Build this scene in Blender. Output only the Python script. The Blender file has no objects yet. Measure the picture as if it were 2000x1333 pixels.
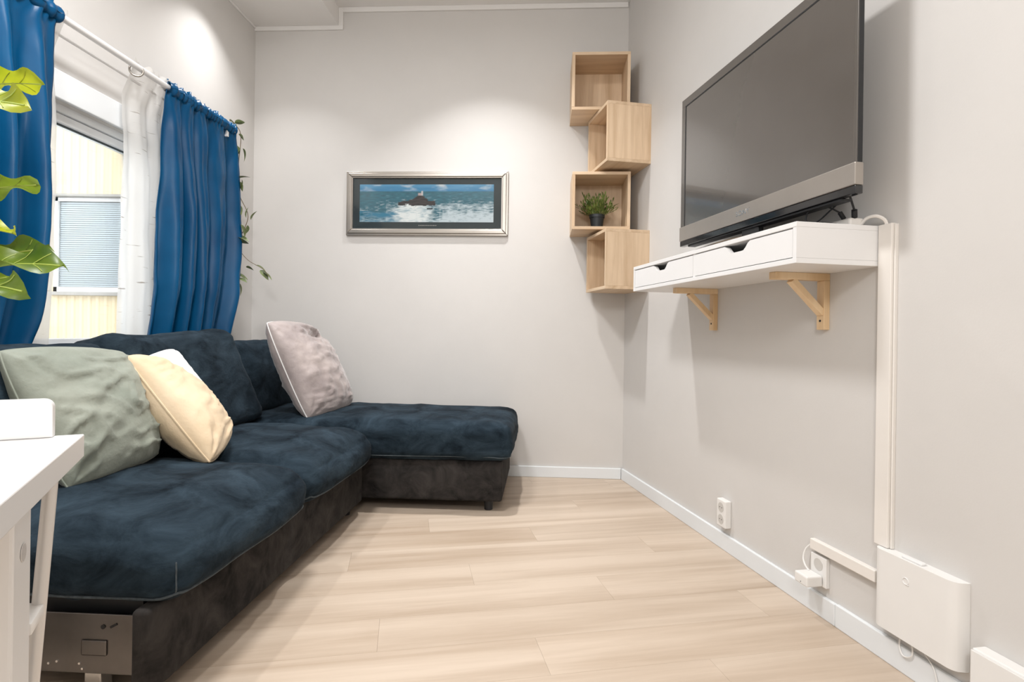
import bpy, bmesh, math, random
from mathutils import Vector, Matrix, noise
random.seed(7)
S = bpy.context.scene
COL = S.collection
# ------------------------------------------------------------------ camera
F, CX, CY, ROLL, H = 1085.0, 1000.0, 651.0, 0.0143, 0.94
cam_d = bpy.data.cameras.new('camera'); cam = bpy.data.objects.new('camera', cam_d); COL.objects.link(cam)
cam_d.sensor_width = 36.0; cam_d.lens = 36.0*F/2000.0
cam_d.shift_y = -(666.5-CY)/2000.0
cam_d.clip_start = 0.02
cam.matrix_world = Matrix.Translation((0, 0, H)) @ Matrix.Rotation(math.pi/2, 4, 'X') @ Matrix.Rotation(ROLL, 4, 'Z')
S.camera = cam
# ------------------------------------------------------------------ room frame (from the photograph's vanishing points)
V = Vector
bdir = V((1, -.055, 0)).normalized()          # along the back wall, to the right
ndir = V((bdir.y, -bdir.x, 0))                # out of the back wall, towards the camera
udir = V((-.19, 1, 0)).normalized()           # along the right wall, away from the camera
nR = V((-udir.y, udir.x, 0))                  # out of the right wall, into the room
R0 = V((1.129, 1.523, 0))
CL = V((-1.761, 3.753, 0)); CR = V((.731, 3.616, 0))
ROOM_ANG = math.atan2(bdir.y, bdir.x); RIGHT_ANG = math.atan2(udir.y, udir.x)
ZC = 3.10
def RM(a, b, z=0.): return CL + bdir*a + ndir*b + V((0, 0, z))
def RW(u, o, z=0.): return R0 + udir*u + nR*o + V((0, 0, z))
def ray(x, y):
    dx, dy = x-CX, y-CY; c, s = math.cos(ROLL), math.sin(ROLL)
    return V(((c*dx+s*dy)/F, 1.0, -(-s*dx+c*dy)/F))
def atY(x, y, Y): d = ray(x, y); return V((0, 0, H)) + d*Y
# ------------------------------------------------------------------ world and lights
W = bpy.data.worlds.new('world'); S.world = W; W.use_nodes = True
bg = W.node_tree.nodes['Background']; bg.inputs[0].default_value = (.95, .975, 1.0, 1); bg.inputs[1].default_value = 1.6
def lamp(name, loc, power, size, col=(1, .93, .85), spread=180):
    l = bpy.data.lights.new(name, 'AREA'); l.shape = 'DISK'; l.size = size; l.energy = power; l.color = col; l.spread = math.radians(spread)
    o = bpy.data.objects.new(name, l); COL.objects.link(o); o.location = loc; return o
LC = (1, .99, .985)
lamp('ceiling_spot_or_fill', RM(1.60, .68, 3.085), 8.5, .10, LC, 98)
lamp('ceiling_spot_or_fill', RM(.28, .60, 2.965), 2.6, .08, LC, 100)
lamp('ceiling_spot_or_fill', RM(1.10, 2.25, 3.085), 30, .45, LC, 175)  # broad fill light added under the ceiling, set to reach the right wall
lamp('ceiling_spot_or_fill', RM(.28, 2.40, 2.965), 4, .10, LC, 110)  # extra soffit light, added as fill for the room
pl = bpy.data.lights.new('rear_fill_light', 'POINT'); pl.energy = 56; pl.shadow_soft_size = .22; pl.color = LC      # unseen fill added behind the camera to even out ceiling and upper walls
po = bpy.data.objects.new('rear_fill_light', pl); COL.objects.link(po); po.location = RM(1.95, 4.6, 2.30)
vs = S.view_settings
vs.view_transform = 'Standard'; vs.look = 'None'; vs.gamma = 1.0; vs.use_curve_mapping = False; vs.exposure = 0.75
# ------------------------------------------------------------------ materials
def new_mat(name):
    m = bpy.data.materials.new(name); m.use_nodes = True
    nt = m.node_tree; return m, nt, nt.nodes['Principled BSDF']
def node(nt, t, **kw):
    n = nt.nodes.new(t)
    for k, v in kw.items():
        if k in n.inputs: n.inputs[k].default_value = v
        else: setattr(n, k, v)
    return n
def pbr(name, col, rough=.5, metal=0., var=.0, scale=8., stretch=(1, 1, 1), bump=0., bscale=None, sheen=0., col2=None, spec=.5, coat=0., detail=5., dist=0.):
    m, nt, p = new_mat(name)
    p.inputs['Base Color'].default_value = (*col, 1); p.inputs['Roughness'].default_value = rough; p.inputs['Metallic'].default_value = metal
    p.inputs['Specular IOR Level'].default_value = spec; p.inputs['Coat Weight'].default_value = coat
    if sheen: p.inputs['Sheen Weight'].default_value = sheen; p.inputs['Sheen Roughness'].default_value = .4
    tc = node(nt, 'ShaderNodeTexCoord'); mp = node(nt, 'ShaderNodeMapping'); mp.inputs['Scale'].default_value = stretch
    nt.links.new(tc.outputs['Object'], mp.inputs[0])
    if var or col2:
        n = node(nt, 'ShaderNodeTexNoise', Scale=scale, Detail=detail, Roughness=.66 if dist else .6, Distortion=dist); nt.links.new(mp.outputs[0], n.inputs['Vector'])
        r = node(nt, 'ShaderNodeValToRGB'); r.color_ramp.elements[0].position = .33; r.color_ramp.elements[1].position = .68
        c2 = col2 or tuple(min(1, c*(1+var)) for c in col); c1 = col if col2 else tuple(c*(1-var) for c in col)
        r.color_ramp.elements[0].color = (*c1, 1); r.color_ramp.elements[1].color = (*c2, 1)
        nt.links.new(n.outputs[0], r.inputs[0]); nt.links.new(r.outputs[0], p.inputs['Base Color'])
    if bump:
        n2 = node(nt, 'ShaderNodeTexNoise', Scale=bscale or scale*4, Detail=4.); nt.links.new(mp.outputs[0], n2.inputs['Vector'])
        b = node(nt, 'ShaderNodeBump', Strength=bump, Distance=.01); nt.links.new(n2.outputs[0], b.inputs['Height']); nt.links.new(b.outputs[0], p.inputs['Normal'])
    return m
def wood(name, dark, light, axis=0, scale=3., rough=.45, rnd=.0, seedcol=None):
    m, nt, p = new_mat(name); p.inputs['Roughness'].default_value = rough
    tc = node(nt, 'ShaderNodeTexCoord'); mp = node(nt, 'ShaderNodeMapping'); st = [14, 14, 14]; st[axis] = .9
    mp.inputs['Scale'].default_value = st; oi = node(nt, 'ShaderNodeObjectInfo')
    vm = node(nt, 'ShaderNodeVectorMath', operation='SCALE'); vm.inputs[0].default_value = (31, 17, 23); nt.links.new(oi.outputs['Random'], vm.inputs['Scale'])
    ad = node(nt, 'ShaderNodeVectorMath', operation='ADD'); nt.links.new(tc.outputs['Object'], mp.inputs[0]); nt.links.new(mp.outputs[0], ad.inputs[0]); nt.links.new(vm.outputs[0], ad.inputs[1])
    n = node(nt, 'ShaderNodeTexNoise', Scale=scale*.3, Detail=8., Roughness=.62, Distortion=.35); nt.links.new(ad.outputs[0], n.inputs['Vector'])
    r = node(nt, 'ShaderNodeValToRGB'); e = r.color_ramp.elements; e[0].position = .28; e[0].color = (*dark, 1); e[1].position = .62; e[1].color = (*light, 1)
    nt.links.new(n.outputs[0], r.inputs[0])
    hs = node(nt, 'ShaderNodeHueSaturation'); mr = node(nt, 'ShaderNodeMapRange'); mr.inputs[3].default_value = 1-rnd; mr.inputs[4].default_value = 1+rnd
    nt.links.new(oi.outputs['Random'], mr.inputs[0]); nt.links.new(mr.outputs[0], hs.inputs['Value']); nt.links.new(r.outputs[0], hs.inputs['Color'])
    nt.links.new(hs.outputs[0], p.inputs['Base Color']); return m
M = {}
M['wall'] = pbr('wall_paint', (.64, .622, .60), .85, var=.015, scale=3, bump=.03, bscale=180)
M['ceil'] = pbr('ceiling_paint', (.80, .785, .765), .9, var=.01, scale=3)
M['trimw'] = pbr('trim_white', (.77, .80, .82), .4, var=.01, scale=4)
M['white'] = pbr('white_lacquer', (.80, .795, .79), .35, var=.008, scale=5)
M['whitep'] = pbr('white_plastic', (.80, .79, .77), .4, var=.01, scale=9)
M['whiteg'] = pbr('white_warm', (.80, .765, .72), .45, var=.01, scale=9)
M['floor'] = wood('oak_laminate', (.39, .295, .214), (.575, .475, .38), axis=0, scale=1.9, rough=.42, rnd=.022)
M['sub'] = pbr('subfloor', (.25, .18, .12), .9, var=.1)
M['oak'] = wood('oak_veneer', (.52, .36, .22), (.72, .55, .38), axis=2, scale=5, rough=.5, rnd=.07)
M['oakh'] = wood('oak_veneer_level', (.52, .36, .22), (.72, .55, .38), axis=0, scale=5, rough=.5, rnd=.07)
M['pine'] = wood('pine', (.70, .48, .26), (.85, .65, .42), axis=2, scale=3, rough=.5, rnd=.04)
M['navy'] = pbr('navy_velvet', (.0040, .0075, .0115), .85, col2=(.031, .049, .066), scale=6, stretch=(1, .8, 1.6), bump=.2, bscale=70, sheen=.02, detail=12, spec=.05, dist=.6)
M['navyb'] = pbr('navy_velvet_base', (.011, .0104, .0105), .85, col2=(.052, .047, .044), dist=.6, scale=8, bump=.12, bscale=70, sheen=.03, detail=9, spec=.06)
M['seam'] = pbr('seam_thread', (.05, .065, .075), .8, var=.3, scale=60)
M['teal'] = pbr('blue_satin', (.0004, .045, .125), .34, col2=(.0006, .075, .185), scale=2.2, spec=.22)
M['sage'] = pbr('sage_cotton', (.21, .235, .195), .75, col2=(.30, .32, .27), scale=4, bump=.15, bscale=90, sheen=.15)
M['cream'] = pbr('cream_cotton', (.62, .475, .31), .75, col2=(.72, .58, .41), scale=4, bump=.12, bscale=90, sheen=.1)
M['whitec'] = pbr('white_cotton', (.78, .77, .76), .8, var=.02, scale=5, bump=.1, bscale=90)
M['mauve'] = pbr('mauve_velvet', (.29, .245, .24), .6, col2=(.47, .405, .385), scale=6, bump=.2, bscale=50, sheen=.5)
M['black'] = pbr('black_gloss', (.012, .012, .013), .12, var=.1, coat=.5)
M['blackm'] = pbr('black_matte', (.012, .013, .015), .5, var=.1)
M['greyp'] = pbr('tv_bezel_grey', (.10, .09, .08), .25, var=.03, coat=.4)
M['bar'] = pbr('tv_bar_silver', (.38, .345, .31), .3, .55, var=.03)
M['screen'] = pbr('tv_screen', (.085, .075, .066), .16, var=.02, spec=.9, coat=.8)
M['steel'] = pbr('steel', (.20, .185, .175), .33, .9, var=.15, scale=6)
M['chrome'] = pbr('chrome', (.78, .76, .74), .18, .9, var=.03)
M['alu'] = pbr('brushed_aluminium', (.72, .70, .68), .38, .35, var=.03)
M['silver'] = pbr('silver_frame', (.40, .37, .335), .3, .85, var=.04)
M['mat'] = pbr('dark_mat', (.022, .034, .038), .6, var=.06)
M['potb'] = pbr('black_pot', (.014, .018, .021), .45, var=.1)
M['soil'] = pbr('soil', (.03, .02, .012), .95, var=.4, scale=40)
M['grass'] = pbr('plant_green', (.04, .075, .012), .55, col2=(.19, .25, .05), scale=30)
M['vine'] = pbr('vine_green', (.045, .07, .02), .5, col2=(.20, .24, .10), scale=25)
M['stem'] = pbr('stem_brown', (.16, .12, .07), .7, var=.2, scale=30)
M['siding'] = pbr('yellow_siding', (.82, .70, .49), .6, var=.03, scale=2)
M['flash'] = pbr('grey_flashing', (.42, .40, .37), .6, var=.08, scale=5)
M['blind'] = pbr('blind_slat', (.74, .79, .83), .5, var=.02)
M['well_shade'] = pbr('socket_well_shade', (.58, .56, .53), .5, var=.02)  # grey of the flat discs stands in for shade inside the socket recesses
M['asph'] = pbr('asphalt', (.18, .18, .18), .9, var=.15, scale=4)
M['gask'] = pbr('gasket', (.03, .05, .06), .6, var=.1)
M['terra'] = pbr('pot_white', (.75, .74, .72), .4, var=.02)
# leaf: translucent green
def leaf_mat(name, c1, c2, scale):
    m, nt, p = new_mat(name)
    tc = node(nt, 'ShaderNodeTexCoord'); n = node(nt, 'ShaderNodeTexNoise', Scale=scale, Detail=4.); nt.links.new(tc.outputs['Object'], n.inputs['Vector'])
    r = node(nt, 'ShaderNodeValToRGB'); e = r.color_ramp.elements; e[0].position = .35; e[1].position = .65; e[0].color = (*c1, 1); e[1].color = (*c2, 1)
    nt.links.new(n.outputs[0], r.inputs[0]); nt.links.new(r.outputs[0], p.inputs['Base Color']); p.inputs['Roughness'].default_value = .4
    tr = node(nt, 'ShaderNodeBsdfTranslucent'); nt.links.new(r.outputs[0], tr.inputs[0]); mx = node(nt, 'ShaderNodeMixShader'); mx.inputs[0].default_value = .4
    nt.links.new(p.outputs[0], mx.inputs[1]); nt.links.new(tr.outputs[0], mx.inputs[2]); nt.links.new(mx.outputs[0], nt.nodes['Material Output'].inputs[0]); return m
M['fig'] = leaf_mat('fig_leaf', (.06, .13, .012), (.24, .33, .03), 9)
M['figy'] = leaf_mat('fig_leaf_yellow', (.24, .30, .01), (.52, .55, .03), 9)  # yellower tone for the upper leaves and one lower leaf
M['vein'] = pbr('fig_vein', (.34, .42, .08), .5, var=.1)
def sheer_mat():
    m, nt, p = new_mat('birch_sheer')
    tc = node(nt, 'ShaderNodeTexCoord'); mp = node(nt, 'ShaderNodeMapping'); mp.inputs['Scale'].default_value = (6, 9, 90); nt.links.new(tc.outputs['Object'], mp.inputs[0])
    n = node(nt, 'ShaderNodeTexNoise', Scale=1.0, Detail=2.); nt.links.new(mp.outputs[0], n.inputs['Vector'])
    r = node(nt, 'ShaderNodeValToRGB'); e = r.color_ramp.elements; e[0].position = .24; e[0].color = (.42, .38, .34, 1); e[1].position = .32; e[1].color = (.86, .85, .83, 1)
    nt.links.new(n.outputs[0], r.inputs[0])
    d = node(nt, 'ShaderNodeBsdfDiffuse'); t = node(nt, 'ShaderNodeBsdfTranslucent'); tp = node(nt, 'ShaderNodeBsdfTransparent')
    nt.links.new(r.outputs[0], d.inputs[0]); nt.links.new(r.outputs[0], t.inputs[0])
    m1 = node(nt, 'ShaderNodeMixShader'); m1.inputs[0].default_value = .5; nt.links.new(d.outputs[0], m1.inputs[1]); nt.links.new(t.outputs[0], m1.inputs[2])
    m2 = node(nt, 'ShaderNodeMixShader'); m2.inputs[0].default_value = .18; nt.links.new(m1.outputs[0], m2.inputs[1]); nt.links.new(tp.outputs[0], m2.inputs[2])
    nt.links.new(m2.outputs[0], nt.nodes['Material Output'].inputs[0]); return m
M['sheer'] = sheer_mat()
def glass_mat():
    m, nt, p = new_mat('window_glass')
    g = node(nt, 'ShaderNodeBsdfGlossy', Roughness=.02); t = node(nt, 'ShaderNodeBsdfTransparent'); t.inputs[0].default_value = (.97, .98, .98, 1)
    f = node(nt, 'ShaderNodeFresnel', IOR=1.25); mx = node(nt, 'ShaderNodeMixShader')
    nt.links.new(f.outputs[0], mx.inputs[0]); nt.links.new(t.outputs[0], mx.inputs[1]); nt.links.new(g.outputs[0], mx.inputs[2]); nt.links.new(mx.outputs[0], nt.nodes['Material Output'].inputs[0]); return m
M['glass'] = glass_mat()
def print_mat():
    m, nt, p = new_mat('sea_print'); a = node(nt, 'ShaderNodeVertexColor', layer_name='Col'); nt.links.new(a.outputs[0], p.inputs['Base Color']); p.inputs['Roughness'].default_value = .25; return m
M['print'] = print_mat()
# ------------------------------------------------------------------ helpers
class MB:
    """collects shapes in one bmesh -> one mesh object"""
    def __init__(s): s.bm = bmesh.new()
    def _add(s, src, mat=None):
        if mat is not None: bmesh.ops.transform(src, matrix=mat, verts=src.verts)
        me = bpy.data.meshes.new('tmp'); src.to_mesh(me); src.free(); s.bm.from_mesh(me); bpy.data.meshes.remove(me); return s
    def box(s, x0, x1, y0, y1, z0, z1, bev=0., seg=2, mat=None):
        b = bmesh.new(); bmesh.ops.create_cube(b, size=1)
        for v in b.verts: v.co = V(((x0+x1)/2+v.co.x*(x1-x0), (y0+y1)/2+v.co.y*(y1-y0), (z0+z1)/2+v.co.z*(z1-z0)))
        if bev: bmesh.ops.bevel(b, geom=b.edges[:], offset=bev, segments=seg, affect='EDGES', profile=.5)
        return s._add(b, mat)
    def prism(s, poly, d0, d1, axis='z', bev=0., mat=None):
        """poly of 2D points extruded between d0 and d1 along axis (z: xy, y: xz, x: yz)"""
        b = bmesh.new()
        def mk(p, d): return {'z': (p[0], p[1], d), 'y': (p[0], d, p[1]), 'x': (d, p[0], p[1])}[axis]
        lo = [b.verts.new(mk(p, d0)) for p in poly]; hi = [b.verts.new(mk(p, d1)) for p in poly]; n = len(poly)
        b.faces.new(lo); b.faces.new(hi)
        for i in range(n): b.faces.new((lo[i], lo[(i+1) % n], hi[(i+1) % n], hi[i]))
        bmesh.ops.recalc_face_normals(b, faces=b.faces[:])
        if bev: bmesh.ops.bevel(b, geom=b.edges[:], offset=bev, segments=2, affect='EDGES', profile=.5)
        return s._add(b, mat)
    def cyl(s, p0, p1, r0, r1=None, n=20):
        p0, p1 = V(p0), V(p1); r1 = r0 if r1 is None else r1
        b = bmesh.new(); bmesh.ops.create_cone(b, cap_ends=True, segments=n, radius1=r0, radius2=r1, depth=(p1-p0).length)
        q = V((0, 0, 1)).rotation_difference((p1-p0).normalized()).to_matrix().to_4x4(); return s._add(b, Matrix.Translation((p0+p1)/2) @ q)
    def tube(s, pts, r, n=8, smooth=6, closed=False):
        P = [V(p) for p in pts]
        if smooth and len(P) > 2:
            out = []
            for i in range(len(P)-1):
                a = P[i-1] if i else P[0]*2-P[1]; b_, c = P[i], P[i+1]; d = P[i+2] if i+2 < len(P) else c*2-b_
                for k in range(smooth):
                    t = k/smooth; out.append(.5*((2*b_)+(-a+c)*t+(2*a-5*b_+4*c-d)*t*t+(-a+3*b_-3*c+d)*t**3))
            P = out+[P[-1]]
        b = bmesh.new(); rings = []; up = V((0, 0, 1))
        for i, p in enumerate(P):
            t = (P[min(i+1, len(P)-1)]-P[max(i-1, 0)]).normalized(); x = t.cross(up)
            if x.length < 1e-3: x = t.cross(V((0, 1, 0)))
            x.normalize(); y = x.cross(t); up = y
            rr = r[i*(len(r)-1)//max(1, len(P)-1)] if isinstance(r, (list, tuple)) else r
            rings.append([b.verts.new(p+x*math.cos(k*2*math.pi/n)*rr+y*math.sin(k*2*math.pi/n)*rr) for k in range(n)])
        for i in range(len(rings)-1):
            for k in range(n): b.faces.new((rings[i][k], rings[i][(k+1) % n], rings[i+1][(k+1) % n], rings[i+1][k]))
        b.faces.new(rings[0]); b.faces.new(rings[-1]); bmesh.ops.recalc_face_normals(b, faces=b.faces[:]); return s._add(b)
    def lathe(s, prof, n=28, c=(0, 0, 0)):
        b = bmesh.new(); rings = []
        for r, z in prof: rings.append([b.verts.new((c[0]+r*math.cos(k*2*math.pi/n), c[1]+r*math.sin(k*2*math.pi/n), c[2]+z)) for k in range(n)])
        for i in range(len(rings)-1):
            for k in range(n): b.faces.new((rings[i][k], rings[i][(k+1) % n], rings[i+1][(k+1) % n], rings[i+1][k]))
        b.faces.new(rings[0]); b.faces.new(rings[-1]); bmesh.ops.recalc_face_normals(b, faces=b.faces[:]); return s._add(b)
    def grid(s, fn, nu, nv, wrap=False):
        b = bmesh.new(); g = [[b.verts.new(fn(i/nu, j/nv)) for j in range(nv+1)] for i in range(nu+1)]
        for i in range(nu):
            for j in range(nv): b.faces.new((g[i][j], g[i+1][j], g[i+1][j+1], g[i][j+1]))
        return s._add(b)
    def build(s, name, mat, parent=None, smooth=False, solid=0., auto=True):
        me = bpy.data.meshes.new(name); s.bm.to_mesh(me); s.bm.free()
        o = bpy.data.objects.new(name, me); COL.objects.link(o)
        me.materials.append(M[mat] if isinstance(mat, str) else mat)
        if smooth:
            for p in me.polygons: p.use_smooth = True
            if auto:
                me.set_sharp_from_angle(angle=math.radians(40))
        if solid: md = o.modifiers.new('solid', 'SOLIDIFY'); md.thickness = solid; md.offset = 0
        if parent is not None: o.parent = parent
        return o
def tag(o, label=None, cat=None, group=None, kind=None):
    if label: o['label'] = label
    if cat: o['category'] = cat
    if group: o['group'] = group
    if kind: o['kind'] = kind
    return o
def thing(name, label, cat, loc=(0, 0, 0), ang=0., group=None, kind=None):
    o = bpy.data.objects.new(name, None); COL.objects.link(o); o.location = loc; o.rotation_euler = (0, 0, ang); o.empty_display_size = .1
    return tag(o, label, cat, group, kind)
def on_room(name, label, cat, a, b, z, **k): return thing(name, label, cat, RM(a, b, z), ROOM_ANG, **k)    # local x = a, local y = -b
def on_right(name, label, cat, u, z, **k): return thing(name, label, cat, RW(u, 0, z), RIGHT_ANG, **k)     # local x = u, local y = off the wall
def place(o, loc, ang): o.location = loc; o.rotation_euler = (0, 0, ang); return o
def fbm(p, sc, seed=0.): return noise.fractal(V((p[0]*sc+seed, p[1]*sc-seed*.7, p[2]*sc+seed*1.3)), 1., 2., 4)
def softbox(hx, hy, hz, r, n=22, top=0., side=0., wr=.004, wsc=7., seed=0., fn=None):
    """rounded, puffed cushion block centred on the origin"""
    def mapc(t): t = t*2-1; return math.copysign(1-(1-abs(t))**1.5, t)
    b = bmesh.new(); cache = {}
    def surf(p):
        q = V((p[0]*hx, p[1]*hy, p[2]*hz)); c = V([max(-(h-r), min(h-r, x)) for x, h in zip(q, (hx, hy, hz))])
        d = q-c
        nrm = d.normalized() if d.length > 1e-9 else V((0, 0, 0))
        q = c+nrm*r
        q.z += top*(1-p[0]**2)*(1-p[1]**2)*(1 if p[2] > 0 else -.15)*abs(p[2])
        q.x += side*(1-p[1]**2)*(1-p[2]**2)*p[0]; q.y += side*(1-p[0]**2)*(1-p[2]**2)*p[1]
        q += nrm*wr*(fbm(q, wsc, seed)+.5*fbm(q, wsc*2.7, seed+5))
        if fn: q = fn(q, p)
        return q
    def vert(p):
        k = tuple(round(c, 5) for c in p)
        if k not in cache: cache[k] = b.verts.new(surf(p))
        return cache[k]
    for ax in range(3):
        for sg in (-1, 1):
            for i in range(n):
                for j in range(n):
                    cs = []
                    for di, dj in ((0, 0), (1, 0), (1, 1), (0, 1)):
                        p = [0, 0, 0]; p[ax] = sg; p[(ax+1) % 3] = mapc((i+di)/n); p[(ax+2) % 3] = mapc((j+dj)/n); cs.append(vert(p))
                    if sg < 0: cs.reverse()
                    b.faces.new(cs)
    m = MB(); m._add(b); m.surf = surf
    return m
def pillow(c00, c10, c11, c01, thick, n=64, seed=1., wr=.007, wsc=9., pinch=-.015, crease=None, ridge=None):
    """cushion spanned by four world corners (bottom near, bottom far, top far, top near); returns front and back sheets in one closed mesh + seam line"""
    cs = [V(c) for c in (c00, c10, c11, c01)]; ctr = sum(cs, V())/4
    nrm = ((cs[1]-cs[0]).cross(cs[3]-cs[0])).normalized()
    def base(u, v):
        # edges bow inwards between the pointed corners
        ck = 1-.055*(16*(u-.5)**2*(v-.5)**2)**1.5; u = .5+(u-.5)*ck; v = .5+(v-.5)*ck
        uu = u+pinch*(u-.5)*-4*v*(1-v)*1.0; vv = v+pinch*(v-.5)*-4*u*(1-u)*1.0
        return cs[0]*(1-uu)*(1-vv)+cs[1]*uu*(1-vv)+cs[2]*uu*vv+cs[3]*(1-uu)*vv
    def surf(u, v, sg):
        p = base(u, v); e = (4*u*(1-u))*(4*v*(1-v)); h = thick/2*(max(0, e)**.42)
        du, dv = min(u, 1-u), min(v, 1-v); edge = min(1, min(du, dv)*9)
        # wrinkles radiate from the corners and run off the seam
        w = wr*edge*(fbm(p-ctr, wsc, seed)+.6*fbm(p-ctr, wsc*2.3, seed+3))
        rad = 0
        for k, (cu, cv) in enumerate(((0, 0), (1, 0), (1, 1), (0, 1))):
            dd = math.hypot(u-cu, v-cv); an = math.atan2(v-cv, u-cu); rad += math.exp(-dd*4.5)*math.sin(an*11+k*1.7+seed)*min(1, dd*8)
        w += .009*rad*edge
        if ridge:
            ka, kb, amp_, sk = ridge
            f = noise.noise(V((u*ka+v*sk+seed, v*kb-u*sk, seed)))+.35*noise.noise(V((u*ka*2.2, v*kb*2.1, seed+7)))
            w += amp_*edge*(max(0, 1-abs(f)*4.5)**1.5)*(.5+.8*noise.noise(V((u*3, v*3, seed+1))))
        if crease: w -= crease(u, v, sg)
        return p+nrm*sg*(h+w)-ctr
    b = bmesh.new(); G = {}
    for sg in (1, -1):
        for i in range(n+1):
            for j in range(n+1):
                rim = i in (0, n) or j in (0, n)
                if sg < 0 and rim: G[sg, i, j] = G[1, i, j]; continue
                u = .5-.5*math.cos(math.pi*i/n); v = .5-.5*math.cos(math.pi*j/n)
                G[sg, i, j] = b.verts.new(surf(u, v, sg) if not rim else base(u, v)-ctr)
    for sg in (1, -1):
        for i in range(n):
            for j in range(n):
                f = (G[sg, i, j], G[sg, i+1, j], G[sg, i+1, j+1], G[sg, i, j+1])
                try: b.faces.new(f if sg > 0 else f[::-1])
                except ValueError: pass
    rim = [base(t, 0)-ctr for t in [k/16 for k in range(16)]]+[base(1, t)-ctr for t in [k/16 for k in range(16)]]+[base(1-t, 1)-ctr for t in [k/16 for k in range(16)]]+[base(0, 1-t)-ctr for t in [k/16 for k in range(17)]]
    m = MB(); m._add(b); return m, ctr, rim
def make_pillow(name, label, corners, thick, mat, seam, **kw):
    m, ctr, rim = pillow(*corners, thick, **kw)
    root = thing(name, label, 'pillow', ctr, group='scatter cushions on the sofa')
    m.build('cover', mat, root, smooth=True, auto=False)
    MB().tube(rim, .0035, n=6, smooth=0).build('piping', seam, root, smooth=True)
    return root

# ================================================================== SETTING
YF = -2.2
fR = V((1.129-.19*(YF-1.523), YF, 0)); fL = V((-1.761+.055*(YF-3.753), YF, 0))
BEND = 5.98
# floor: planks run square to the right wall
floor = MB().prism([(CL.x-.1, CL.y+.1), (fL.x-.1, YF-.1), (fR.x+.1, YF-.1), (CR.x+.1, CR.y+.1)], -.10, -.012).build('floor', 'sub')
tag(floor, 'pale oak laminate floor of wide planks', kind='structure')
pang = math.atan2(-nR.y, -nR.x)                     # plank direction
rot = Matrix.Rotation(-pang, 3, 'Z'); inv = Matrix.Rotation(pang, 3, 'Z')
poly = [rot @ p for p in (CL, fL, fR, CR)]
def clip(sub, clipper):
    out = sub
    for i in range(len(clipper)):
        a, b = clipper[i], clipper[(i+1) % len(clipper)]; inp = out; out = []
        def side(p): return (b.x-a.x)*(p[1]-a.y)-(b.y-a.y)*(p[0]-a.x)
        for k in range(len(inp)):
            p, q = inp[k], inp[(k+1) % len(inp)]; sp, sq = side(p), side(q)
            if sp >= 0: out.append(p)
            if sp*sq < 0: t = sp/(sp-sq); out.append((p[0]+(q[0]-p[0])*t, p[1]+(q[1]-p[1])*t))
        if len(out) < 3: return []
    return out
PW, PL, GAP = .192, 1.285, .00022
ymin, ymax = min(p.y for p in poly), max(p.y for p in poly); xmin, xmax = min(p.x for p in poly), max(p.x for p in poly)
row = 0; y = ymin-.05
while y < ymax:
    x = xmin-PL*((row*.37) % 1.0)
    while x < xmax:
        c = clip([(x+GAP, y+GAP), (x+PL-GAP, y+GAP), (x+PL-GAP, y+PW-GAP), (x+GAP, y+PW-GAP)], poly)
        if len(c) >= 3:
            area = abs(sum(c[i][0]*c[(i+1) % len(c)][1]-c[(i+1) % len(c)][0]*c[i][1] for i in range(len(c))))/2
            if area > .002:
                o = MB().prism(c, -.012, 0.).build('plank', 'floor', floor); o.rotation_euler = (0, 0, pang)
        x += PL
    y += PW; row += 1
def quadwall(name, p, q, out, z0, z1, mat, t=.15):
    n = out.normalized()*t; d = (q-p).normalized()
    pts = [p, q, q+n, p+n]
    return tag(MB().prism([(v.x, v.y) for v in pts], z0, z1).build(name, mat), kind='structure')
quadwall('wall_back', CL-bdir*.16, CR+bdir*.2, -ndir, -.1, ZC+.1, 'wall')
quadwall('wall_right', CR, fR-udir*.2, -nR, -.1, ZC+.1, 'wall')
quadwall('wall_front', fL-V((.16, 0, 0)), fR+V((.2, 0, 0)), V((0, -1, 0)), -.1, ZC+.1, 'wall')
# left wall with the window opening (room frame; local y = -b)
WB0, WB1, WZ0, WZ1, WT = .965, 2.30, .80, 1.855, .12
m = MB()
for b0, b1, z0, z1 in ((-.0, WB0, -.1, ZC+.1), (WB1, BEND, -.1, ZC+.1), (WB0, WB1, -.1, WZ0), (WB0, WB1, WZ1, ZC+.1)): m.box(-WT, 0, -b1, -b0, z0, z1)
place(tag(m.build('wall_left', 'wall'), kind='structure'), CL, ROOM_ANG)
tag(MB().prism([(CL.x-.3, CL.y+.3), (fL.x-.3, YF-.3), (fR.x+.3, YF-.3), (CR.x+.3, CR.y+.3)], ZC, ZC+.1).build('ceiling', 'ceil'), kind='structure')
place(tag(MB().box(0, .575, -BEND, 0, 2.98, ZC).build('soffit', 'ceil'), 'boxed-in soffit dropped below the ceiling along the left wall', kind='structure'), CL, ROOM_ANG)
def rtrim(name, x0, x1, b0, b1, z0, z1, mat='ceil', bev=.002): return place(tag(MB().box(x0, x1, -b1, -b0, z0, z1, bev).build(name, mat), kind='structure'), CL, ROOM_ANG)
rtrim('trim_1', .605, 2.49, 0, .014, 3.068, ZC, 'ceil')
rtrim('trim_2', .0, .605, 0, .014, 2.952, 2.98, 'ceil')
rtrim('trim_3', .575, .605, 0, .014, 2.98, ZC, 'ceil')
rtrim('trim_4', 0, .010, .014, BEND, 2.966, 2.98, 'ceil')
rtrim('baseboard_back', 0, 2.485, 0, .014, 0, .070, 'trimw', .003)
for i, (u0, u1) in enumerate(((.2905, 2.118), (-3.6, .2895))):
    tag(place(MB().box(u0, u1, 0, .014, 0, .074 if i else .072, .003).build('baseboard_right', 'trimw'), R0, RIGHT_ANG), ('far length of white baseboard along the right wall', 'near length of white baseboard below the flat white panel')[i], kind='structure')
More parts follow.
